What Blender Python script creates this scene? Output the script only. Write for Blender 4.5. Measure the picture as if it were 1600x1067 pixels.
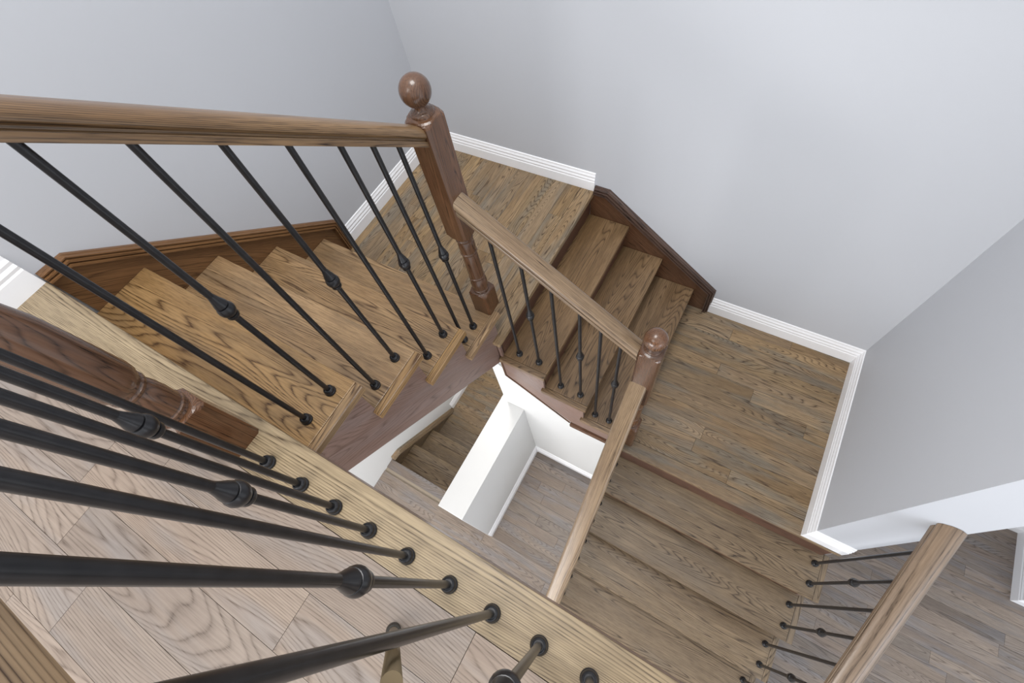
import bpy, math, random
from mathutils import Matrix, Vector
random.seed(7)
for o in list(bpy.data.objects): bpy.data.objects.remove(o)
SC = bpy.context.scene
COL = SC.collection

# ------------------------------------------------------------------ camera
RW = [[0.8633228778894767, 0.487176247423956, -0.13165451932441957],
      [-0.38056411710645494, 0.7998300955026239, 0.4641581315664391],
      [0.3314280636124552, -0.3506153480299681, 0.875913418348074]]
cam_d = bpy.data.cameras.new('camera')
cam = bpy.data.objects.new('camera', cam_d)
COL.objects.link(cam)
cam_d.sensor_fit = 'HORIZONTAL'; cam_d.sensor_width = 36.0
cam_d.lens = 730.388 / 1600 * 36.0
cam_d.clip_start = 0.02
M = Matrix(RW).transposed().to_4x4()
M.translation = Vector((0.823897, 0.051173, 1.078797))
cam.matrix_world = M
SC.camera = cam

# ------------------------------------------------------------------ world / light
w = bpy.data.worlds.new('world'); SC.world = w; w.use_nodes = True
bg = w.node_tree.nodes['Background']
bg.inputs[0].default_value = (0.90, 0.945, 1.0, 1)
bg.inputs[1].default_value = 1.28

def area(name, loc, target, sx, sy, power, col):
    l = bpy.data.lights.new(name, 'AREA'); l.shape = 'RECTANGLE'; l.size = sx; l.size_y = sy
    l.energy = power; l.color = col
    o = bpy.data.objects.new(name, l); COL.objects.link(o)
    o.location = loc
    d = Vector(target) - Vector(loc)
    o.rotation_euler = d.to_track_quat('-Z', 'Y').to_euler()
    return o
area('window_light', (-0.5, -3.0, 2.6), (1.3, 1.6, -0.6), 2.0, 1.6, 60, (1.0, 0.97, 0.92))
area('stairwell_fill_light', (0.2, 0.55, 3.1), (0.35, 0.9, -0.5), 1.2, 1.2, 72, (1.0, 0.985, 0.96))  # added lamp without a fixture, evens out the light on the stairwell walls
area('hall_light', (4.4, -1.6, -0.9), (2.2, 0.8, -2.8), 1.4, 1.4, 26, (0.88, 0.91, 1.0))
area('foyer_light', (-0.2, -2.6, -1.2), (-0.5, 0.6, -2.9), 2.0, 1.2, 88, (1.0, 0.99, 0.98))
area('basement_fill_light', (-0.62, 1.45, -1.35), (-0.66, 0.9, -3.5), 0.5, 0.5, 15, (1.0, 0.98, 0.95))  # added unseen lamp under the upper landing, brightens the dark basement steps
SC.view_settings.view_transform = 'Standard'
SC.view_settings.look = 'None'
SC.view_settings.exposure = 0.08
SC.view_settings.gamma = 1.0
SC.view_settings.use_curve_mapping = False

# ------------------------------------------------------------------ materials
def nn(nt, t, **kw):
    n = nt.nodes.new(t)
    for k, v in kw.items(): setattr(n, k, v)
    return n
def newmat(name):
    m = bpy.data.materials.new(name); m.use_nodes = True
    nt = m.node_tree
    return m, nt, nt.nodes['Principled BSDF']

def mth(nt, op, a, b=None, clamp=False):
    n = nn(nt, 'ShaderNodeMath', operation=op); n.use_clamp = clamp
    for i, v in enumerate((a, b)):
        if v is None: continue
        if isinstance(v, (int, float)): n.inputs[i].default_value = v
        else: nt.links.new(v, n.inputs[i])
    return n.outputs[0]

def wood(name, light, mid, dark, rough=0.38, coat_rough=0.25, lines=55.0, warp=9.0, contrast=0.75, tone=0.25,
         spread=0.3, patch=None, patch_amt=0.35, coat=0.15, nstretch=(1.5, 9.0)):
    """stained oak: grain runs along local X of each board, every board its own cut"""
    m, nt, b = newmat(name)
    L = nt.links
    tc = nn(nt, 'ShaderNodeTexCoord'); oi = nn(nt, 'ShaderNodeObjectInfo')
    rnd = oi.outputs['Random']
    off = nn(nt, 'ShaderNodeCombineXYZ')
    for i, k in enumerate((37.0, 91.0, 53.0)):
        L.new(mth(nt, 'MULTIPLY', rnd, k), off.inputs[i])
    add = nn(nt, 'ShaderNodeVectorMath', operation='ADD')
    L.new(tc.outputs['Object'], add.inputs[0]); L.new(off.outputs[0], add.inputs[1])
    P = add.outputs[0]
    def noise(scale3, detail, rough_=0.5):
        mp = nn(nt, 'ShaderNodeVectorMath', operation='MULTIPLY')
        L.new(P, mp.inputs[0]); mp.inputs[1].default_value = scale3
        n = nn(nt, 'ShaderNodeTexNoise'); n.inputs['Scale'].default_value = 1.0
        n.inputs['Detail'].default_value = detail; n.inputs['Roughness'].default_value = rough_
        L.new(mp.outputs[0], n.inputs['Vector'])
        return n.outputs['Fac']
    sx, sy = nstretch
    big = noise((sx, sy, sy), 1.0)
    small = noise((sx * 6, sy * 7, sy * 7), 2.0)
    sep = nn(nt, 'ShaderNodeSeparateXYZ'); L.new(tc.outputs['Object'], sep.inputs[0])
    # ring coordinate: slope of the cut differs per board
    r2 = mth(nt, 'FRACT', mth(nt, 'MULTIPLY', rnd, 13.37))
    slope = mth(nt, 'MULTIPLY', mth(nt, 'ADD', r2, 0.15), lines)
    yz = mth(nt, 'ADD', sep.outputs[1], mth(nt, 'MULTIPLY', sep.outputs[2], 0.9))
    ring = mth(nt, 'ADD', mth(nt, 'MULTIPLY', yz, slope), mth(nt, 'MULTIPLY', big, warp * 2.2))
    ring = mth(nt, 'ADD', ring, mth(nt, 'MULTIPLY', small, 0.55))
    fr = mth(nt, 'FRACT', ring)
    cr = nn(nt, 'ShaderNodeValToRGB'); L.new(fr, cr.inputs[0])
    e = cr.color_ramp.elements
    e[0].position = 0.0; e[0].color = (1, 1, 1, 1)
    e[1].position = 1.0; e[1].color = (0.9, 0.9, 0.9, 1)
    for p, v in ((0.14, 0.25), (0.3, 0.0), (0.7, 0.1), (0.9, 0.45)):
        x = e.new(p); x.color = (v, v, v, 1)
    # pores: short fine dashes, denser inside the early wood lines
    pore = noise((22.0, 420.0, 420.0), 1.0)
    porem = nn(nt, 'ShaderNodeMapRange'); L.new(pore, porem.inputs[0])
    porem.inputs[1].default_value = 0.50; porem.inputs[2].default_value = 0.68
    pm = mth(nt, 'MULTIPLY', porem.outputs[0], mth(nt, 'ADD', mth(nt, 'MULTIPLY', cr.outputs[0], 0.8), 0.25))
    fine = noise((9.0, 170.0, 170.0), 2.0)
    finem = nn(nt, 'ShaderNodeMapRange'); L.new(fine, finem.inputs[0])
    finem.inputs[1].default_value = 0.35; finem.inputs[2].default_value = 0.7
    g = mth(nt, 'ADD', mth(nt, 'MULTIPLY', cr.outputs[0], 0.62), mth(nt, 'MULTIPLY', pm, 0.5))
    g = mth(nt, 'ADD', g, mth(nt, 'MULTIPLY', finem.outputs[0], 0.3))
    g = mth(nt, 'MULTIPLY', g, contrast, clamp=True)
    tonen = noise((1.1, 5.0, 5.0), 3.0)
    tm = nn(nt, 'ShaderNodeMapRange'); L.new(tonen, tm.inputs[0])
    tm.inputs[1].default_value = 0.35; tm.inputs[2].default_value = 0.68
    def mix(f, a, bb):
        n = nn(nt, 'ShaderNodeMix', data_type='RGBA')
        if isinstance(f, (int, float)): n.inputs[0].default_value = f
        else: L.new(f, n.inputs[0])
        for idx, v in ((6, a), (7, bb)):
            if isinstance(v, tuple): n.inputs[idx].default_value = (*v, 1)
            else: L.new(v, n.inputs[idx])
        return n.outputs[2]
    base = mix(mth(nt, 'MULTIPLY', tm.outputs[0], tone * 2), light, mid)
    if patch is not None:
        pt = noise((2.5, 16.0, 16.0), 2.0)
        pmr = nn(nt, 'ShaderNodeMapRange'); L.new(pt, pmr.inputs[0])
        pmr.inputs[1].default_value = 0.47; pmr.inputs[2].default_value = 0.66
        base = mix(mth(nt, 'MULTIPLY', pmr.outputs[0], patch_amt), base, patch)
    colr = mix(g, base, dark)
    # per-board brightness
    val = mth(nt, 'ADD', mth(nt, 'MULTIPLY', mth(nt, 'FRACT', mth(nt, 'MULTIPLY', rnd, 7.77)), spread), 1.0 - spread * 0.5)
    hs = nn(nt, 'ShaderNodeHueSaturation'); L.new(colr, hs.inputs['Color']); L.new(val, hs.inputs['Value'])
    L.new(mth(nt, 'ADD', mth(nt, 'MULTIPLY', mth(nt, 'FRACT', mth(nt, 'MULTIPLY', rnd, 5.31)), 0.18), 0.93), hs.inputs['Saturation'])
    L.new(hs.outputs[0], b.inputs['Base Color'])
    b.inputs['Roughness'].default_value = rough
    b.inputs['Specular IOR Level'].default_value = 0.32; b.inputs['Coat Weight'].default_value = coat * 0.45; b.inputs['Coat Roughness'].default_value = coat_rough
    bp = nn(nt, 'ShaderNodeBump'); bp.inputs['Strength'].default_value = 0.25; bp.inputs['Distance'].default_value = 0.0006
    bp.invert = True
    L.new(g, bp.inputs['Height']); L.new(bp.outputs[0], b.inputs['Normal'])
    return m

def srgb(*c):
    return tuple(((v / 255) / 12.92 if v / 255 <= 0.04045 else ((v / 255 + 0.055) / 1.055) ** 2.4) for v in c)

OAK_FLOOR = wood('oak_floor_upper', srgb(158, 142, 128), srgb(138, 121, 108), srgb(90, 75, 64), contrast=0.78, tone=0.3, spread=0.14,
                 patch=srgb(140, 138, 138), patch_amt=0.4, lines=150, warp=26, nstretch=(0.7, 6), coat=0.5, rough=0.34)
OAK_EDGE = wood('oak_edge_board', srgb(166, 146, 114), srgb(140, 119, 88), srgb(70, 53, 35), contrast=1.0, lines=200, warp=16, tone=0.35, nstretch=(0.5, 7),
                patch=srgb(112, 92, 64), patch_amt=0.4)
OAK_LAND = wood('oak_landing', srgb(160, 137, 107), srgb(132, 108, 80), srgb(66, 50, 36), contrast=1.05, tone=0.4, spread=0.24,
                patch=srgb(118, 115, 106), patch_amt=0.65, lines=130, warp=20, nstretch=(1.0, 10))
OAK_TREAD = wood('oak_tread', srgb(174, 142, 102), srgb(146, 114, 76), srgb(66, 43, 23), contrast=1.1, tone=0.4, spread=0.12,
                 patch=srgb(118, 100, 78), patch_amt=0.5, lines=140, warp=24, nstretch=(0.6, 6.5))
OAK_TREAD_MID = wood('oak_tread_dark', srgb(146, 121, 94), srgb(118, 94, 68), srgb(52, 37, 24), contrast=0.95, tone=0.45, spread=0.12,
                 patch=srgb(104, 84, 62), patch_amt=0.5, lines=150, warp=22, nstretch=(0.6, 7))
OAK_TREAD_LOW = wood('oak_tread_brown', srgb(146, 127, 103), srgb(118, 100, 79), srgb(54, 42, 32), contrast=1.05, tone=0.4, spread=0.12,
                 patch=srgb(122, 112, 100), patch_amt=0.4, lines=130, warp=20, nstretch=(0.6, 8))
OAK_MAIN = wood('oak_floor_lower', srgb(142, 129, 117), srgb(116, 103, 94), srgb(74, 63, 56), contrast=0.85, tone=0.35, spread=0.34,
                patch=srgb(122, 122, 126), patch_amt=0.55, lines=130, warp=20, nstretch=(0.8, 8))
OAK_RAIL = wood('oak_rail', srgb(160, 136, 106), srgb(132, 107, 80), srgb(66, 49, 35), contrast=1.0, tone=0.45, spread=0.08, lines=170, warp=14,
                rough=0.32, coat=0.4, nstretch=(0.5, 14))
OAK_RAIL_DARK = wood('oak_rail_dark', srgb(138, 108, 74), srgb(102, 75, 48), srgb(42, 28, 17), contrast=1.0, tone=0.5, spread=0.08, lines=170, warp=14,
                rough=0.3, coat=0.5, nstretch=(0.5, 14))
OAK_RAIL_BROWN = wood('oak_rail_brown', srgb(140, 121, 103), srgb(118, 99, 82), srgb(62, 49, 39), contrast=0.95, tone=0.25, spread=0.06, lines=260, warp=4,
                rough=0.34, coat=0.4, nstretch=(0.3, 14))
OAK_DARK = wood('oak_dark_stain', srgb(112, 79, 57), srgb(84, 57, 40), srgb(40, 25, 16), coat_rough=0.12, contrast=0.9, tone=0.45, spread=0.1, lines=220, warp=12,
                rough=0.27, coat=0.9, nstretch=(0.6, 14))
OAK_CAP = wood('oak_cap_dark', srgb(92, 72, 62), srgb(66, 50, 44), srgb(28, 22, 20), contrast=0.9, tone=0.45, spread=0.1, lines=220, warp=8, rough=0.3, coat=0.8, nstretch=(0.5, 14))
OAK_RISER = wood('oak_riser', srgb(104, 74, 60), srgb(80, 54, 43), srgb(40, 25, 18), contrast=0.9, tone=0.45, spread=0.12, lines=130, warp=18,
                 rough=0.36, nstretch=(0.6, 8))
OAK_STRINGER = wood('oak_stringer', srgb(146, 124, 115), srgb(122, 100, 91), srgb(76, 58, 50), contrast=0.7, tone=0.4, spread=0.06, lines=130, warp=18,
                    rough=0.34, patch=srgb(140, 126, 122), patch_amt=0.45, nstretch=(0.7, 8))
OAK_SKIRT = wood('oak_skirt', srgb(130, 95, 62), srgb(104, 72, 45), srgb(56, 35, 20), contrast=0.85, tone=0.4, spread=0.1, lines=150, warp=14,
                 rough=0.33, coat=0.3, nstretch=(0.6, 9))

def paint(name, c, rough=0.6, bump=True):
    m, nt, b = newmat(name)
    b.inputs['Base Color'].default_value = (*c, 1); b.inputs['Roughness'].default_value = rough
    if bump:
        tc = nn(nt, 'ShaderNodeTexCoord'); n = nn(nt, 'ShaderNodeTexNoise'); n.inputs['Scale'].default_value = 260
        n.inputs['Detail'].default_value = 2
        nt.links.new(tc.outputs['Object'], n.inputs['Vector'])
        bp = nn(nt, 'ShaderNodeBump'); bp.inputs['Strength'].default_value = 0.08; bp.inputs['Distance'].default_value = 0.0005
        nt.links.new(n.outputs[0], bp.inputs['Height']); nt.links.new(bp.outputs[0], b.inputs['Normal'])
    return m
WALL = paint('wall_paint', srgb(186, 188, 193))
WALL_PALE_LIT = paint('wall_paint_pale_and_lit', srgb(216, 216, 215))  # pale walls; on the lower left wall the paleness stands for light
TRIM = paint('trim_white', srgb(236, 236, 238), 0.35, False)
def metal_black():
    m, nt, b = newmat('wrought_iron_black')
    tc = nn(nt, 'ShaderNodeTexCoord'); n = nn(nt, 'ShaderNodeTexNoise'); n.inputs['Scale'].default_value = 45; n.inputs['Detail'].default_value = 3
    nt.links.new(tc.outputs['Object'], n.inputs['Vector'])
    cr = nn(nt, 'ShaderNodeValToRGB'); nt.links.new(n.outputs[0], cr.inputs[0])
    cr.color_ramp.elements[0].color = (0.007, 0.0075, 0.0095, 1); cr.color_ramp.elements[1].color = (0.030, 0.029, 0.031, 1)
    nt.links.new(cr.outputs[0], b.inputs['Base Color'])
    b.inputs['Metallic'].default_value = 0.3; b.inputs['Roughness'].default_value = 0.30
    return m
IRON = metal_black()
def leg_mat():
    m, nt, b = newmat('bronze_tripod_tube')
    b.inputs['Base Color'].default_value = (0.17, 0.125, 0.07, 1); b.inputs['Metallic'].default_value = 0.6; b.inputs['Roughness'].default_value = 0.35
    return m
BRONZE = leg_mat()
def rubber():
    m, nt, b = newmat('rubber_dark'); b.inputs['Base Color'].default_value = (0.03, 0.026, 0.02, 1); b.inputs['Roughness'].default_value = 0.6
    return m
RUBBER = rubber()
CORE = paint('unfinished_core', srgb(150, 138, 122), 0.8, False)

# ------------------------------------------------------------------ mesh helpers
def basis(xdir, zhint=(0, 0, 1)):
    x = Vector(xdir).normalized(); z = Vector(zhint)
    y = z.cross(x)
    if y.length < 1e-4: z = Vector((0, 1, 0)); y = z.cross(x)
    y.normalize(); z = x.cross(y)
    return Matrix((x, y, z)).transposed()
BX = basis((1, 0, 0)); BY = basis((0, 1, 0)); BZ = basis((0, 0, 1), (0, 1, 0))

def link(name, me, mat, parent=None, mw=None):
    o = bpy.data.objects.new(name, me); COL.objects.link(o)
    if mat is not None and not me.materials: me.materials.append(mat)
    if mw is not None: o.matrix_world = mw
    if parent is not None:
        o.parent = parent; o.matrix_parent_inverse = parent.matrix_basis.inverted() if parent.parent is None else (parent.parent.matrix_basis @ parent.matrix_parent_inverse @ parent.matrix_basis).inverted()
    return o

def wmesh(name, verts, faces, mat, B=BX, parent=None, bevel=0.0, smooth=False):
    """mesh given in world coordinates, stored in a local frame whose X is the grain"""
    vs = [Vector(v) for v in verts]
    c = sum(vs, Vector()) / len(vs)
    Bi = B.transposed()
    me = bpy.data.meshes.new(name)
    me.from_pydata([Bi @ (v - c) for v in vs], [], faces)
    me.update()
    import bmesh
    bm = bmesh.new(); bm.from_mesh(me)
    bmesh.ops.recalc_face_normals(bm, faces=bm.faces)
    if bevel > 0:
        es = [e for e in bm.edges if len(e.link_faces) == 2 and e.calc_face_angle(0) > 0.6]
        bmesh.ops.bevel(bm, geom=es, offset=bevel, segments=2, affect='EDGES', profile=0.6, clamp_overlap=True)
    bm.to_mesh(me); bm.free()
    if smooth:
        for p in me.polygons: p.use_smooth = True
    mw = B.to_4x4(); mw.translation = c
    return link(name, me, mat, parent, mw)

def box(name, x0, x1, y0, y1, z0, z1, mat, B=BX, parent=None, bevel=0.0):
    v = [(x, y, z) for x in (x0, x1) for y in (y0, y1) for z in (z0, z1)]
    f = [(0, 1, 3, 2), (4, 6, 7, 5), (0, 4, 5, 1), (2, 3, 7, 6), (0, 2, 6, 4), (1, 5, 7, 3)]
    return wmesh(name, v, f, mat, B, parent, bevel)

def plate(name, pts, axis, a, b, mat, B, parent=None, bevel=0.0):
    """polygon in the plane normal to axis ('x': pts=(y,z), 'y': pts=(x,z)), thickness a..b"""
    def p3(p, t): return (t, p[0], p[1]) if axis == 'x' else (p[0], t, p[1])
    n = len(pts)
    v = [p3(p, a) for p in pts] + [p3(p, b) for p in pts]
    f = [tuple(range(n)), tuple(range(2 * n - 1, n - 1, -1))] + [(i, (i + 1) % n, n + (i + 1) % n, n + i) for i in range(n)]
    return wmesh(name, v, f, mat, B, parent, bevel)

def sweep(name, path, N, prof, mat, B, parent=None, side=1, ends=None):
    """profile (s, n): n along fixed normal N, s along the in-plane side direction; mitred corners"""
    N = Vector(N).normalized(); P = [Vector(p) for p in path]
    dirs = [(P[i + 1] - P[i]).normalized() for i in range(len(P) - 1)]
    sides = [N.cross(d) * side for d in dirs]
    verts = []; k = len(prof)
    for i, p in enumerate(P):
        if i == 0: m = sides[0]
        elif i == len(P) - 1: m = sides[-1]
        else:
            m = sides[i - 1] + sides[i]; m = m / (m.dot(sides[i]))
        for s, n in prof: verts.append(p + m * s + N * n)
    faces = []
    for i in range(len(P) - 1):
        for j in range(k):
            j2 = (j + 1) % k
            faces.append((i * k + j, i * k + j2, (i + 1) * k + j2, (i + 1) * k + j))
    faces.append(tuple(range(k))); faces.append(tuple((len(P) - 1) * k + j for j in range(k)))
    return wmesh(name, verts, faces, mat, B, parent)

def rail_mesh(name, p0, p1, mat, parent, hw=0.036, h=0.062, crown=0.004, q0=None, q1=None):
    """handrail from p0 to p1 (bottom centre line), vertical end cuts; moulded profile"""
    half = [(0.0, h + crown), (0.35, h + crown * 0.85), (0.68, h), (0.88, h - 0.006), (1.0, h - 0.017), (0.99, h - 0.026), (0.84, h - 0.034),
            (0.72, h - 0.036), (0.72, h - 0.041), (0.86, h - 0.043), (0.9, h - 0.046), (0.9, 0.0)]
    prof = [(-a * hw, z) for a, z in reversed(half)] + [(a * hw, z) for a, z in half[1:]]
    p0 = Vector(p0); p1 = Vector(p1); d = p1 - p0
    hd = Vector((d.x, d.y, 0)).normalized(); s = Vector((-hd.y, hd.x, 0))
    k = len(prof)
    v = [p + s * a + Vector((0, 0, z)) for p in (p0, p1) for a, z in prof]
    f = [(j, (j + 1) % k, k + (j + 1) % k, k + j) for j in range(k)] + [tuple(range(k)), tuple(range(2 * k - 1, k - 1, -1))]
    o = wmesh(name, v, f, mat, basis(d), parent, smooth=True)
    o.data.set_sharp_from_angle(angle=math.radians(32))
    return o

def lathe(name, prof, cx, cy, mat, parent=None, seg=28, B=BZ, squares=None, smooth=True):
    """prof: list of (radius, z)"""
    v = []; f = []
    for r, z in prof:
        for i in range(seg):
            a = 2 * math.pi * i / seg
            v.append((cx + r * math.cos(a), cy + r * math.sin(a), z))
    n = len(prof)
    for j in range(n - 1):
        for i in range(seg):
            i2 = (i + 1) % seg
            f.append((j * seg + i, j * seg + i2, (j + 1) * seg + i2, (j + 1) * seg + i))
    f.append(tuple(range(seg))); f.append(tuple((n - 1) * seg + i for i in range(seg)))
    o = wmesh(name, v, f, mat, B, parent, smooth=smooth)
    if smooth:
        try: o.data.set_sharp_from_angle(angle=math.radians(50))
        except Exception: pass
    return o

def sq_block(name, cx, cy, hw, z0, z1, mat, parent, top='flat', bottom='flat', t=0.03, rr=0.034):
    """square post block whose ends can be turned down to a round (lamb's tongue)"""
    seg = 32
    def ring(mixr, r, z):
        out = []
        for i in range(seg):
            a = 2 * math.pi * (i + 0.5) / seg
            c, s = math.cos(a), math.sin(a)
            q = hw / max(abs(c), abs(s))
            rad = min(q, r) if mixr else q
            out.append((cx + rad * c, cy + rad * s, z))
        return out
    levels = []
    corner = hw * 1.4142
    if bottom == 'flat': levels.append(ring(False, 0, z0))
    else:
        for k in range(6):
            u = k / 5
            levels.append(ring(True, rr + (corner - rr) * (u ** 0.8), z0 + t * u * (0.4 + 0.6 * u)))
    if top == 'flat': levels.append(ring(False, 0, z1))
    else:
        for k in range(6):
            u = 1 - k / 5
            levels.append(ring(True, rr + (corner - rr) * (u ** 0.8), z1 - t * u * (0.4 + 0.6 * u)))
    v = [p for l in levels for p in l]; f = []
    n = len(levels)
    for j in range(n - 1):
        for i in range(seg):
            i2 = (i + 1) % seg
            f.append((j * seg + i, j * seg + i2, (j + 1) * seg + i2, (j + 1) * seg + i))
    f.append(tuple(range(seg))); f.append(tuple((n - 1) * seg + i for i in range(seg)))
    return wmesh(name, v, f, mat, BZ, parent)

def empty(name, loc, label=None, cat=None, group=None, kind=None):
    o = bpy.data.objects.new(name, None); COL.objects.link(o); o.location = loc
    o.empty_display_size = 0.05
    bpy.context.view_layer.update()
    tag(o, label, cat, group, kind); return o
def tag(o, label=None, cat=None, group=None, kind=None):
    if label: o['label'] = label
    if cat: o['category'] = cat
    if group: o['group'] = group
    if kind: o['kind'] = kind
    return o

# ------------------------------------------------------------------ dimensions
R_ = 0.19
XW = -1.142          # left wall
YB = 1.941           # back wall
T1, T2, T3 = 0.2234, 0.2347, 0.2306
A2 = 0.008           # nosing of upper landing
YI = 0.817           # well side of the middle flight
XR = 1.711           # right wall of lower landing
YN = 0.822           # nosing of lower landing
XV = 1.916
ZM = -16 * R_
TH = 0.031

# ------------------------------------------------------------------ walls
wlo = box('wall_left', XW - 0.12, XW, -2.4, YB + 0.1, -4.2, -1.05, WALL_PALE_LIT); tag(wlo, kind='structure', label='left wall below the top flight, coloured paler to look lit', cat='wall')  # lower part of one wall, its paler colour replaces stronger light
wl = box('wall_left', XW - 0.12, XW, -2.4, YB + 0.1, -1.05, 2.6, WALL); tag(wl, kind='structure', label='pale grey painted wall on the left of the stair', cat='wall')
wb = box('wall_back', XW, 3.6, YB, YB + 0.12, -4.2, 2.6, WALL); tag(wb, kind='structure', label='pale grey painted wall behind both landings', cat='wall')
wr = box('wall_right', XR, 1.89, 0.843, YB, ZM, 2.6, WALL); tag(wr, kind='structure', label='thick painted wall on the right of the lower landing', cat='wall')
wc = plate('wall_center', [(-0.135, ZM), (1.7, ZM), (1.7, -9 * R_ - 0.04), (0.72, -9 * R_ - 0.04), (-0.03, -1.2), (-0.135, -1.2)], 'y', 0.852, 0.93, WALL_PALE_LIT, BX)
tag(wc, kind='structure', label='white wall under the middle flight facing the well', cat='wall')
fa = plate('trim_1', [(-0.135, -1.905), (0.66, -1.905), (0.66, -1.70), (0.40, -1.66), (-0.03, -1.34), (-0.135, -1.25)], 'y', 0.842, 0.8515, WALL_PALE_LIT, BX)
tag(fa, kind='structure', label='white drywall band just below the middle flight', cat='trim')
hw_ = box('wall_half', -0.187, 0.0, 0.03, 0.852, ZM, -1.995, WALL_PALE_LIT, BX, bevel=0.003); tag(hw_, kind='structure', label='low cream half wall beside the basement steps', cat='wall')
hb = box('wall_half', -0.187, -0.135, 0.852, 1.94, -3.9, -1.995, WALL_PALE_LIT, BX); tag(hb, kind='structure', label='continuation of the cream half wall below the landing', cat='wall')
wh = box('wall_hall', 3.424, 3.62, 1.448, YB, ZM, -0.3, WALL_PALE_LIT); tag(wh, kind='structure', label='white wall corner at the far right of the lower hall', cat='wall')

BASE = [(0, 0), (0.016, 0), (0.016, 0.062), (0.0125, 0.068), (0.0145, 0.078), (0.0095, 0.088), (0.011, 0.098), (0.006, 0.108), (0.005, 0.118), (0, 0.122)]
def base(name, path, side, h=1.0):
    o = sweep(name, path, (0, 0, 1), [(s, n * h) for s, n in BASE], TRIM, BX, side=side)
    tag(o, kind='structure'); return o
base('baseboard_left', [(XW, -1.2, 0), (XW, -0.002, 0)], -1, 1.15)
base('baseboard_back', [(XW, 0.995, -5 * R_), (XW, YB, -5 * R_), (A2, YB, -5 * R_)], -1)
base('baseboard_right', [(0.835, YB, -9 * R_), (XR, YB, -9 * R_), (XR, 0.843, -9 * R_), (1.89, 0.843, -9 * R_)], -1, 1.2)
base('baseboard_half', [(0.0, 0.035, ZM), (0.0, 0.852, ZM), (0.66, 0.852, ZM)], -1, 0.9)
base('baseboard_basement', [(XW, 0.935, -19 * R_), (XW, YB, -19 * R_)], -1)
base('baseboard_hall', [(1.89, YB, ZM), (3.424, YB, ZM), (3.424, 1.448, ZM), (3.62, 1.448, ZM)], -1, 1.1)

# ------------------------------------------------------------------ floors built of planks
def planks_x(parent, rows, mat, z, th=0.012, gap=0.0009, joints=None, lmin=0.5, lmax=1.0):
    """rows: (y0, y1, x0, x1); boards run along X"""
    for ri, (y0, y1, x0, x1) in enumerate(rows):
        cuts = list((joints or {}).get(ri, []))
        xs = sorted(cuts) if cuts else []
        if not xs:
            x = x0 + random.uniform(0.15, lmax)
            while x < x1 - 0.2:
                xs.append(x); x += random.uniform(lmin, lmax)
        else:
            x = xs[0] - random.uniform(lmin, lmax)
            while x > x0 + 0.15: xs.insert(0, x); x -= random.uniform(lmin, lmax)
            x = xs[-1] + random.uniform(lmin, lmax)
            while x < x1 - 0.15: xs.append(x); x += random.uniform(lmin, lmax)
        ed = [x0] + [c for c in xs if x0 + 0.02 < c < x1 - 0.02] + [x1]
        for a, b in zip(ed[:-1], ed[1:]):
            box('plank', a + gap / 2, b - gap / 2, y0 + gap / 2, y1 - gap / 2, z - th, z - random.uniform(0, 0.0004), mat, BX, parent, bevel=0.0007)

def planks_y(parent, cols, mat, z, th=0.012, gap=0.0009, lmin=0.4, lmax=0.9, cutp=0.5):
    for (x0, x1, y0, y1) in cols:
        ed = [y0]
        y = y0 + random.uniform(0.25, lmax)
        while y < y1 - 0.2:
            if random.random() < cutp + 0.3: ed.append(y)
            y += random.uniform(lmin, lmax)
        ed.append(y1)
        for a, b in zip(ed[:-1], ed[1:]):
            box('plank', x0 + gap / 2, x1 - gap / 2, a + gap / 2, b - gap / 2, z - th, z - random.uniform(0, 0.0004), mat, BY, parent, bevel=0.0007)

# upper floor
fu = box('floor', XW, 1.95, -1.75, -0.02, -0.24, -0.0125, CORE); tag(fu, 'upper hallway floor of wide greyish oak boards', 'floor', kind='structure')
box('fascia', -0.02, 1.95, -0.02, -0.006, -0.24, -0.0125, OAK_STRINGER, BX, fu)
box('edge_board', XW + 0.001, 1.95, -0.1208, 0.0, -0.0245, 0.0, OAK_EDGE, BX, fu, bevel=0.0035)
rows = []; y = -0.1212
for i in range(13):
    rows.append((y - 0.1212, y, XW + 0.001, 1.95)); y -= 0.1212
planks_x(fu, rows, OAK_FLOOR, 0.0, joints={0: [0.673], 1: [0.319], 2: [-0.32], 3: [-0.167, 0.62]}, lmin=0.7, lmax=1.3)

# upper landing (z = -5r)
z5 = -5 * R_
fl = box('floor', XW, A2 - 0.04, 0.87, YB, z5 - 0.2, z5 - 0.0125, CORE); tag(fl, 'upper square landing with boards running toward the back wall', 'floor', kind='structure')
box('edge_board', A2 - 0.086, A2, YI, YB - 0.001, z5 - TH, z5, OAK_LAND, BY, fl, bevel=0.0035)
cols = []; x = A2 - 0.0865
while x > XW + 0.01:
    x0 = max(x - 0.0835, XW + 0.001); cols.append((x0, x, 0.868, YB - 0.001)); x = x0
planks_y(fl, cols, OAK_LAND, z5, cutp=0.25)

# lower landing (z = -9r)
z9 = -9 * R_
fl2 = box('floor', 0.69, 1.9, YN + 0.04, YB, z9 - 0.2, z9 - 0.0125, CORE); tag(fl2, 'lower square landing between the middle and bottom flights', 'floor', kind='structure')
box('edge_board', 0.64, 1.89, YN, YN + 0.083, z9 - TH, z9, OAK_LAND, BX, fl2, bevel=0.0035)
rows = []; y = YN + 0.0835
while y < YB - 0.01:
    y1 = min(y + 0.0871, YB - 0.001); rows.append((y, y1, 0.69, XR - 0.001)); y = y1
planks_x(fl2, rows, OAK_LAND, z9, joints={2: [1.085], 5: [1.577], 6: [1.26], 7: [1.035]}, lmin=0.5, lmax=1.0)

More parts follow.
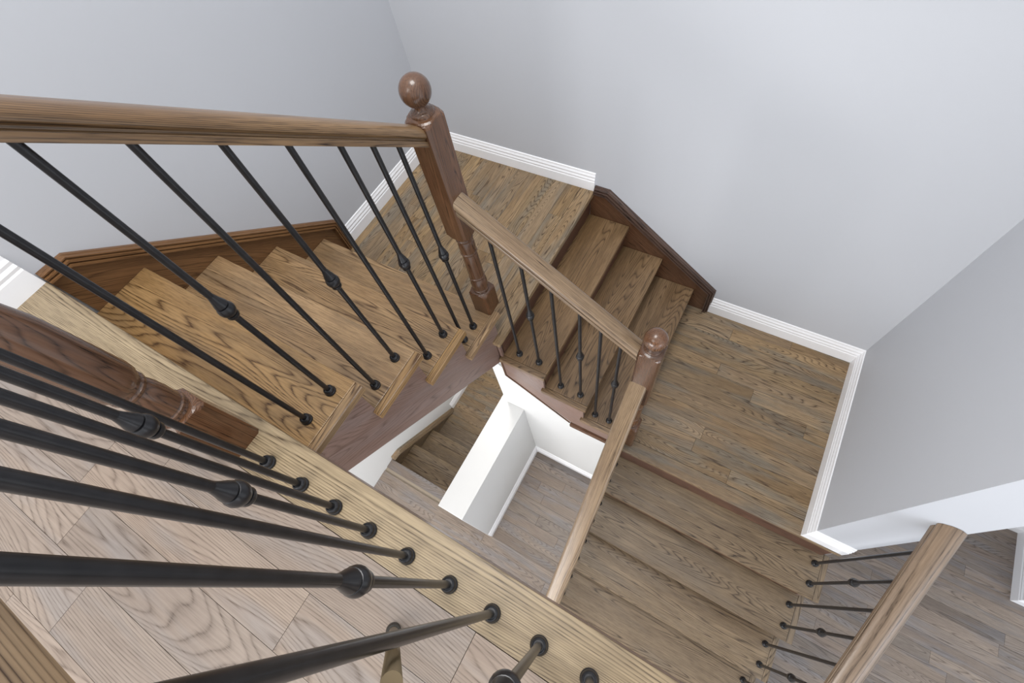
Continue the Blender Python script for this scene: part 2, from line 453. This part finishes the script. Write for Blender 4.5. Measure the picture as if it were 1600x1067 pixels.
# main floor (z = -16r)
XB1 = -0.187; YB0 = 0.157
fm = plate('floor', [(XW, -1.6), (5.0, -1.6), (5.0, YB), (XB1, YB), (XB1, YB0 - 0.03), (XW, YB0 - 0.03)], 'y', 0, 1, CORE, BX)
bpy.data.objects.remove(fm)
fm = empty('floor', (0, 0, ZM), 'ground level floor of grey brown oak boards at the bottom of the well', 'floor', kind='structure')
box('subfloor', XW, 5.0, -1.6, YB0 - 0.03, ZM - 0.2, ZM - 0.0125, CORE, BX, fm)
box('subfloor', XB1, 5.0, YB0 - 0.03, YB, ZM - 0.2, ZM - 0.0125, CORE, BX, fm)
box('edge_board', XW + 0.001, XB1, YB0 - 0.083, YB0, ZM - TH, ZM, OAK_MAIN, BX, fm, bevel=0.0035)
rows = []; jm = {}
y = 0.786
ys = [0.786 + 0.083]
while y > -1.2: ys.append(y); y -= 0.083
k = 0
for i in range(len(ys) - 1):
    y0, y1 = ys[i + 1], ys[i]
    if y1 > 0.09:
        rows.append((y0, y1, 0.001, 4.6))
        if abs(y0 - 0.62) < 0.01: jm[len(rows) - 1] = [0.364, 1.1]
        if abs(y0 - 0.454) < 0.01: jm[len(rows) - 1] = [0.244, 0.9]
        if abs(y0 - 0.288) < 0.01: jm[len(rows) - 1] = [0.285, 1.0]
        if abs(y0 - 0.205) < 0.01: jm[len(rows) - 1] = [0.5, 1.2]
    else:
        rows.append((y0, y1, XW + 0.001, 4.6))
rows = [r for r in rows if r[1] > -1.0]
planks_x(fm, rows, OAK_MAIN, ZM, joints=jm, lmin=0.8, lmax=1.35)
hall_rows = []; y = 0.869
while y < YB - 0.01:
    y1 = min(y + 0.083, YB - 0.001); hall_rows.append((y, y1, 1.891, 3.42 if y > 1.40 else 4.6)); y = y1
planks_x(fm, hall_rows, OAK_MAIN, ZM, lmin=0.8, lmax=1.3)
planks_x(fm, [(0.0735, 0.157, XB1 + 0.001, 0.0)], OAK_MAIN, ZM)

# basement stair landing
bl = box('floor', XW, -0.19, YB0 + 0.64, YB, -19 * R_ - 0.15, -19 * R_ - 0.0125, CORE); tag(bl, 'small oak landing at the foot of the basement steps', 'floor', kind='structure')
rows = []; y = YB0 + 0.64
while y < YB - 0.01:
    y1 = min(y + 0.083, YB - 0.001); rows.append((y, y1, XW + 0.001, -0.19)); y = y1
planks_x(bl, rows, OAK_LAND, -19 * R_, lmin=0.5, lmax=0.9)

# ------------------------------------------------------------------ stair flights
SKCAP = [(0, 0), (0.0, 0.040), (0.007, 0.040), (0.009, 0.026), (0.012, 0.026), (0.014, 0.036), (0.020, 0.036), (0.022, 0.021), (0.025, 0.021), (0.027, 0.028), (0.031, 0.028), (0.033, 0.014), (0.037, 0.012), (0.038, 0.0)]
def tread_xrun(parent, i, x0, xe, t, z, mat, ret_side):
    pass

# --- top flight (descends +Y, treads run along X)
f1 = empty('staircase', (XW / 2, 0.0, 0.0), 'top flight of four golden oak treads beside the left wall', 'staircase')
for i in range(1, 5):
    z = -i * R_; y1 = i * T1; y0 = y1 - T1 - 0.036
    tr = box('tread', XW + 0.019, -0.031, y0, y1, z - TH, z, OAK_TREAD, BX, f1, bevel=0.0035)
    box('nosing_return', -0.0305, 0.0, y0 + 0.0, y1, z - TH, z, OAK_TREAD, BY, tr, bevel=0.0035)
for i in range(1, 6):
    z = -i * R_; y = (i - 1) * T1 - 0.024
    box('riser', XW + 0.019, -0.047, y - 0.012, y, z + (0 if i < 5 else -0.02), z + R_ - TH - 0.0002, OAK_RISER, BX, f1)
pts = [(-0.036, -0.0265)]
for i in range(1, 5):
    z = -i * R_
    y = (i - 1) * T1 - 0.024
    pts += [(y + 0.002, -(i - 1) * R_ - TH - 0.0005), (y + 0.002, z - TH - 0.0005)]
pts[0] = (-0.045, -0.0265); pts[1] = (-0.022, -0.0265)
pts += [(4 * T1 - 0.022, -4 * R_ - TH - 0.0005), (4 * T1 - 0.022, -5 * R_ - 0.03), (0.842, -5 * R_ - 0.03), (0.842, -1.206), (-0.045, -0.444)]
plate('stringer', pts, 'x', -0.046, -0.030, OAK_STRINGER, basis((0, T1, -R_)), f1)
plate('soffit', [(-0.045, -0.43), (-0.045, -0.40), (0.84, -1.16), (0.84, -1.19)], 'x', XW + 0.002, -0.047, WALL_PALE_LIT, BX, f1)
# skirt on the left wall
sk = [(0.0, -0.19 - 0.2), (0.0, 0.006), (0.016, 0.006), (0.09, 0.0), (0.982, -0.755), (0.982, -0.947), (0.86, -0.947)]
skb = plate('skirt_board', [(0.003, -0.35), (0.003, -0.004), (0.085, -0.006), (0.975, -0.756), (0.978, -0.948), (0.80, -0.948)], 'x', XW + 0.0005, XW + 0.018, OAK_SKIRT, basis((0, T1, -R_)), f1)
sweep('cap_moulding', [(XW + 0.0005, 0.003, -0.004), (XW + 0.0005, 0.085, -0.006), (XW + 0.0005, 0.975, -0.756), (XW + 0.0005, 0.978, -0.948)], (1, 0, 0), SKCAP, OAK_SKIRT, basis((0, T1, -R_)), skb, side=1)

# --- middle flight (descends +X, treads run along Y)
f2 = empty('staircase', (0.3, 1.38, -5 * R_), 'short middle flight of three dark oak treads between the two landings', 'staircase')
for j in range(1, 4):
    z = -(5 + j) * R_; x1 = A2 + j * T2; x0 = x1 - T2 - 0.036
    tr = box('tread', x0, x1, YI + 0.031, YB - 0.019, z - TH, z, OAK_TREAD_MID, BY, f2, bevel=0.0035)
    box('nosing_return', x0, x1, YI, YI + 0.0305, z - TH, z, OAK_TREAD_MID, BX, tr, bevel=0.0035)
for j in range(1, 5):
    z = -(5 + j) * R_; x = A2 + (j - 1) * T2 - 0.024
    box('riser', x - 0.012, x, YI + 0.045, YB - 0.019, z + 0.0, z + R_ - TH - 0.0002, OAK_RISER, BY, f2)
pts = []
for j in range(1, 4):
    x = A2 + (j - 1) * T2 - 0.022
    pts += [(x, -(4 + j) * R_ - TH - 0.0005), (x, -(5 + j) * R_ - TH - 0.0005)]
pts[0] = (-0.030, z5 - TH - 0.0005); pts.insert(1, (A2 - 0.022, z5 - TH - 0.0005))
pts += [(A2 + 3 * T2 - 0.022, -8 * R_ - TH - 0.0005), (A2 + 3 * T2 - 0.022, z9 - 0.0), (0.40, -1.708), (0.37, -1.708), (-0.02, -1.412), (-0.030, -1.395)]
plate('stringer', pts, 'y', YI + 0.020, YI + 0.0345, OAK_STRINGER, basis((T2, 0, -R_)), f2)
sweep('stringer_bead', [(-0.030, YI + 0.020, -1.0), (-0.030, YI + 0.020, -1.395), (0.37, YI + 0.020, -1.715)], (0, -1, 0), [(0, 0), (0, 0.006), (0.010, 0.006), (0.012, 0)], OAK_DARK, basis((T2, 0, -R_)), f2, side=-1)
plate('soffit', [(-0.02, -1.36), (-0.02, -1.40), (0.40, -1.76), (0.68, -1.76), (0.68, -1.72), (0.42, -1.70)], 'y', YI + 0.035, YB - 0.002, CORE, BX, f2)
box('trim_strip', 0.372, 0.639, YI + 0.003, YI + 0.0335, z9 - 0.040, z9 + 0.001, OAK_DARK, BX, f2, bevel=0.002)
skb = plate('skirt_board', [(-0.014, -1.3), (-0.014, -0.9765), (0.0095, -0.9765), (0.0095, -0.952), (0.088, -0.954), (0.800, -1.503), (0.806, -1.708), (0.45, -1.708)], 'y', YB - 0.018, YB - 0.0005, OAK_DARK, basis((T2, 0, -R_)), f2)
sweep('cap_moulding', [(0.0095, YB - 0.0005, -0.952), (0.088, YB - 0.0005, -0.954), (0.800, YB - 0.0005, -1.503), (0.806, YB - 0.0005, -1.708)], (0, -1, 0), SKCAP, OAK_CAP, basis((T2, 0, -R_)), skb, side=1)

# --- bottom flight (descends -Y)
XL3 = 0.685
f3 = empty('staircase', (1.3, 0.0, z9), 'bottom flight of brown oak treads passing under the upper floor', 'staircase')
for k in range(1, 7):
    z = -(9 + k) * R_; y0 = YN - k * T3; y1 = y0 + T3 + (0.036 if k > 1 else 0.019)
    tr = box('tread', XL3, XV - 0.031, y0, y1, z - TH, z, OAK_TREAD_LOW, BX, f3, bevel=0.0035)
    box('nosing_return', XV - 0.0305, XV, y0, y1, z - TH, z, OAK_TREAD_LOW, BY, tr, bevel=0.0035)
for k in range(1, 8):
    z = -(9 + k) * R_; y = YN - (k - 1) * T3 + (0.024 if k > 1 else 0.007)
    box('riser', XL3 + 0.02, XV - 0.047, y, y + 0.012, z, z + R_ - TH - 0.0002, OAK_RISER, BX, f3)
pts = [(YN + 0.022, z9 - TH - 0.0005)]
for k in range(1, 7):
    y = YN - (k - 1) * T3 + 0.022
    pts += [(y, -(8 + k) * R_ - TH - 0.0005), (y, -(9 + k) * R_ - TH - 0.0005)]
pts = pts[1:]
pts += [(YN - 6 * T3 + 0.022, -15 * R_ - TH - 0.0005), (YN - 6 * T3 + 0.022, ZM + 0.001), (YN - 6 * T3 + 0.28, ZM + 0.001), (YN + 0.022, z9 - 0.30)]
plate('stringer', pts, 'x', XV - 0.046, XV - 0.030, OAK_STRINGER, basis((0, -T3, -R_)), f3)
plate('stringer', pts, 'x', XL3 + 0.004, XL3 + 0.019, OAK_STRINGER, basis((0, -T3, -R_)), f3)
wu = plate('wall_under_stair', [(-0.28, ZM), (0.85, ZM), (0.85, z9 - 0.32), (0.80, z9 - 0.32)], 'x', XL3 + 0.03, XV - 0.05, WALL_PALE_LIT, BY)
tag(wu, 'white panelled underside wall of the bottom flight', 'wall', kind='structure')

# --- basement steps
f4 = empty('staircase', (-0.66, 0.3, ZM), 'narrow pale oak steps going down beyond the cream half wall', 'staircase')
YS = [0.157, 0.385, 0.612]
for i in (1, 2):
    z = ZM - i * R_; y1 = YS[i]; y0 = YS[i - 1] - 0.036
    box('tread', XW + 0.019, XB1 - 0.001, y0, y1, z - TH, z, OAK_TREAD_LOW, BX, f4, bevel=0.0035)
box('tread', XW + 0.019, XB1 - 0.001, YS[2] - 0.036, YB0 + 0.639, -19 * R_ - TH, -19 * R_, OAK_TREAD_LOW, BX, f4)
for i in (1, 2, 3):
    y = YS[i - 1] - 0.024; z = ZM - i * R_
    box('riser', XW + 0.019, XB1 - 0.001, y - 0.012, y, z, z + R_ - TH - 0.0002, OAK_RISER, BX, f4)
skb = plate('skirt_board', [(0.16, -3.5), (0.16, -3.032), (0.235, -3.05), (0.91, -3.625), (0.915, -3.795), (0.7, -3.795)], 'x', XW + 0.0005, XW + 0.018, OAK_TREAD_LOW, basis((0, T1, -R_)), f4)
sweep('cap_moulding', [(XW + 0.0005, 0.16, -3.032), (XW + 0.0005, 0.235, -3.05), (XW + 0.0005, 0.91, -3.625), (XW + 0.0005, 0.915, -3.795)], (1, 0, 0), SKCAP, OAK_LAND, basis((0, T1, -R_)), skb, side=1)

# ------------------------------------------------------------------ newel posts
def newel(name, cx, cy, zb, base_h, rings, blk0, blk1, label, bulge=1.0, hw=0.045):
    root = empty('newel_post', (cx, cy, zb), label, 'newel post')
    sq_block('base_block', cx, cy, hw, zb, zb + base_h, OAK_DARK, root, top='round', t=0.022, rr=0.035)
    # turned shaft with beads at the ring heights
    z0 = zb + base_h; z1 = blk0
    pr = [(0.036, z0 - 0.004)]
    zs = [r for r in rings]
    def bead(z, r): return [(r * 0.90, z - 0.009), (r * 0.99, z - 0.007), (r * 1.04, z - 0.003), (r * 1.04, z + 0.002), (r * 0.93, z + 0.005), (r * 0.9, z + 0.0065), (r * 0.99, z + 0.008)]
    prev = None
    for n, (z, r) in enumerate(zs):
        if prev:
            pz, prr = prev; m = (pz + z) / 2
            rm = max(r, prr) * (1.0 if n % 2 else 0.98 * bulge)
            if bulge > 1 and n % 2 == 0: pr += [(prr * 0.98, pz + 0.014), (rm * 0.97, pz + 0.024), (rm * 1.02, pz + 0.04)]
            pr += [] if (bulge > 1 and n % 2 == 0) else [(prr * 0.98, pz + 0.014)]
            pr += [ (rm * 1.02, m - (z - pz) * 0.12), (rm * 1.0, m + (z - pz) * 0.15), (r * 0.94, z - 0.014)]
        pr += bead(z, r); prev = (z, r)
    pr += [(0.033, z1 - 0.006), (0.034, z1 + 0.004)]
    lathe('turned_shaft', pr, cx, cy, OAK_DARK, root)
    sq_block('upper_block', cx, cy, hw, blk0, blk1, OAK_DARK, root, top='round', bottom='round', t=0.026, rr=0.036)
    b = blk1
    lathe('collar', [(0.035, b - 0.004), (0.036, b + 0.003), (0.033, b + 0.009), (0.027, b + 0.012), (0.020, b + 0.018), (0.0185, b + 0.026), (0.022, b + 0.032)], cx, cy, OAK_DARK, root)
    rb = 0.0445; zc = b + 0.026 + rb * 0.93
    prof = []
    for i in range(1, 18):
        a = math.pi * i / 18
        prof.append((rb * math.sin(a), zc - rb * math.cos(a)))
    lathe('ball_finial', [(0.004, zc - rb)] + prof + [(0.003, zc + rb)], cx, cy, OAK_DARK, root, seg=36)
    return root
# upper block top so that the ball centre lands at z (block top + .067)
newel('newel', -0.075, 0.905, -4 * R_ - 0.19 + 0.19, 0.148, [(-0.600, 0.036), (-0.515, 0.033), (-0.352, 0.033), (-0.272, 0.033)], -0.245, 0.258,
      'tall dark oak newel post with ball top where the top flight meets the landing')
newel('newel', 0.710, 0.905, -9 * R_, 0.30, [(-1.395, 0.036), (-1.31, 0.033), (-1.14, 0.033), (-1.06, 0.033)], -1.03, -0.537,
      'oak newel post with ball top at the corner of the lower landing')
newel('newel', -0.095, -0.070, 0.0, 0.215, [(0.232, 0.038), (0.335, 0.037), (0.66, 0.034), (0.73, 0.034)], 0.76, 1.06,
      'dark oak newel post on the upper floor edge at the head of the stairs', bulge=1.22)

# ------------------------------------------------------------------ handrails
def rail(label, p0, p1, mat=OAK_RAIL, **kw):
    o = rail_mesh('handrail', p0, p1, mat, None, **kw); tag(o, label, 'handrail'); return o
rb1 = lambda y: 0.872 - 0.80 * y
rb2 = lambda x: -0.12 - 0.73 * x
rb3 = lambda y: -0.949 - 0.81 * (0.773 - y)
rail('glossy oak handrail along the top flight, ending at the tall ball newel', (-0.082, -0.03, rb1(-0.03)), (-0.078, 0.861, rb1(0.861)), OAK_RAIL_DARK, hw=0.036)
rail('flat oak handrail sloping between the two ball newels', (-0.031, 0.892, rb2(-0.031)), (0.666, 0.892, rb2(0.666)), hw=0.034, crown=0.001)
rail('long pale oak handrail dropping from the lower ball newel under the floor edge', (0.698, 0.861, -0.868), (0.728, -0.55, -0.868 - 0.81 * 1.411), hw=0.039, crown=0.001)
rail('rounded oak handrail on the open right side of the bottom flight', (1.853, 0.842, rb3(0.842)), (1.853, -0.55, rb3(-0.55)), OAK_RAIL_BROWN, hw=0.043, h=0.066, crown=0.010)
rail('blurred near handrail over the upper floor balusters, cut by the corner', (-0.051, -0.0765, 0.934), (1.15, -0.0765, 0.934), hw=0.0405)

# ------------------------------------------------------------------ balusters
RB = 0.0076
def mk_profile(name, prof, seg, mat):
    v = []; f = []
    for r, z in prof:
        for i in range(seg):
            a = 2 * math.pi * i / seg
            v.append((r * math.cos(a), r * math.sin(a), z))
    n = len(prof)
    for j in range(n - 1):
        for i in range(seg):
            i2 = (i + 1) % seg
            f.append((j * seg + i, j * seg + i2, (j + 1) * seg + i2, (j + 1) * seg + i))
    f.append(tuple(reversed(range(seg)))); f.append(tuple((n - 1) * seg + i for i in range(seg)))
    me = bpy.data.meshes.new(name); me.from_pydata(v, [], f); me.update()
    me.materials.append(mat)
    for p in me.polygons: p.use_smooth = True
    try: me.set_sharp_from_angle(angle=math.radians(40))
    except Exception: pass
    return me
KN = mk_profile('knuckle', [(RB, 0.050), (0.0090, 0.042), (0.0115, 0.031), (0.0145, 0.021), (0.0152, 0.0165), (0.0120, 0.0155), (0.0120, 0.0135), (0.0155, 0.0125), (0.0182, 0.006), (0.0192, -0.001), (0.0178, -0.009),
                            (0.0150, -0.0145), (0.0115, -0.0155), (0.0115, -0.0175), (0.0142, -0.0185), (0.0145, -0.025), (0.0118, -0.030), (RB, -0.034)][::-1], 20, IRON)
SH = mk_profile('shoe', [(0.0178, 0.0), (0.0182, 0.004), (0.0168, 0.0075), (0.0150, 0.0085), (0.0150, 0.0100), (0.0164, 0.0112), (0.0158, 0.017), (0.0130, 0.0215), (0.0112, 0.0225), (0.0105, 0.019), (0.0078, 0.019)], 24, IRON)
def baluster(x, y, z0, z1, knuckle, label, group):
    r = empty('baluster', (x, y, z0), label, 'baluster', group)
    def child(nm, me, dz):
        o = bpy.data.objects.new(nm, me); COL.objects.link(o); o.parent = r; o.location = (0, 0, dz); return o
    H = z1 - z0
    child('bar', mk_profile('bar', [(RB, 0.0005), (RB, H)], 14, IRON), 0)
    child('shoe', SH, 0.0003)
    if knuckle: child('knuckle', KN, knuckle)
    return r
ordn = ['first', 'second', 'third', 'fourth', 'fifth', 'sixth', 'seventh', 'eighth', 'ninth', 'tenth', 'eleventh']
KH = 0.487
for n, (x, y, t) in enumerate([(-0.090, 0.056, 1), (-0.084, 0.162, 1), (-0.081, 0.272, 2), (-0.081, 0.391, 2), (-0.080, 0.504, 3), (-0.076, 0.615, 3), (-0.075, 0.700, 4), (-0.073, 0.777, 4)]):
    kn = n % 2 == 1
    baluster(x, y, -t * R_, rb1(y) + 0.015, (0.53 if n == 7 else KH) if kn else 0,
             '%s iron baluster on the %s tread of the top flight' % ('knuckled' if kn else 'plain', ordn[t - 1]), 'iron balusters of the top flight')
for n, (x, y, t) in enumerate([(0.059, 0.891, 6), (0.176, 0.892, 6), (0.296, 0.890, 7), (0.414, 0.890, 7), (0.507, 0.885, 8), (0.592, 0.887, 8)]):
    kn = n % 2 == 1
    baluster(x, y, -t * R_, rb2(x) + 0.02, (0.545 if n == 5 else 0.482) if kn else 0,
             '%s iron baluster on the %s tread of the middle flight' % ('knuckled' if kn else 'plain', ordn[t - 6]), 'iron balusters of the middle flight')
YV = [0.773, 0.662, 0.545, 0.429, 0.313, 0.200, 0.085, -0.03, -0.145]
for side, X, wd in ((1, 1.853, 'right'), (0, 0.722, 'left')):
    for n, y in enumerate(YV):
        k = int((YN - y) // T3) + 1
        if k > 5: continue
        kn = n % 2 == 1
        zt = rb3(y) + 0.015 if side else -0.868 - 0.81 * (0.861 - y) + 0.015
        baluster(X if side else 0.700 + 0.0213 * (0.861 - y), y, -(9 + k) * R_, zt, 0.468 if kn else 0,
                 '%s iron baluster at the %s end of the %s tread of the bottom flight' % ('knuckled' if kn else 'plain', wd, ordn[k - 1]),
                 'iron balusters on the %s of the bottom flight' % wd)
GX = [0.033, 0.147, 0.255, 0.360, 0.468, 0.580, 0.685, 0.793, 0.899, 1.008, 1.115]
for n, x in enumerate(GX):
    kn = n % 2 == 1
    baluster(x, -0.0765, 0.0, 0.945, 0.465 if kn else 0,
             '%s iron baluster on the upper floor edge, %s from the newel post' % ('knuckled' if kn else 'plain', ordn[n]), 'iron balusters along the upper floor edge')

# ------------------------------------------------------------------ tripod leg on the upper floor
tl = empty('tripod_leg', (0.524, -0.204, 0.0), 'single bronze tripod leg standing on the upper floor boards', 'tripod leg')
def tube(name, p0, p1, r0, r1, mat, parent, seg=18):
    p0 = Vector(p0); p1 = Vector(p1); B = basis(p1 - p0)
    v = []
    for p, r in ((p0, r0), (p1, r1)):
        for i in range(seg):
            a = 2 * math.pi * i / seg
            v.append(p + B @ Vector((0, r * math.cos(a), r * math.sin(a))))
    f = [(i, (i + 1) % seg, seg + (i + 1) % seg, seg + i) for i in range(seg)] + [tuple(range(seg)), tuple(range(2 * seg - 1, seg - 1, -1))]
    o = wmesh(name, v, f, mat, B, parent)
    for p in o.data.polygons: p.use_smooth = len(p.vertices) == 4
    return o
a = Vector((0.524, -0.204, 0.002)); b = Vector((0.717, -0.089, 0.62))
d = (b - a)
tube('rubber_foot', a, a + d * 0.035, 0.0155, 0.0135, RUBBER, tl)
tube('foot_ring', a + d * 0.035, a + d * 0.05, 0.0145, 0.0125, RUBBER, tl)
tube('tube', a + d * 0.05, b, 0.0095, 0.0095, BRONZE, tl)
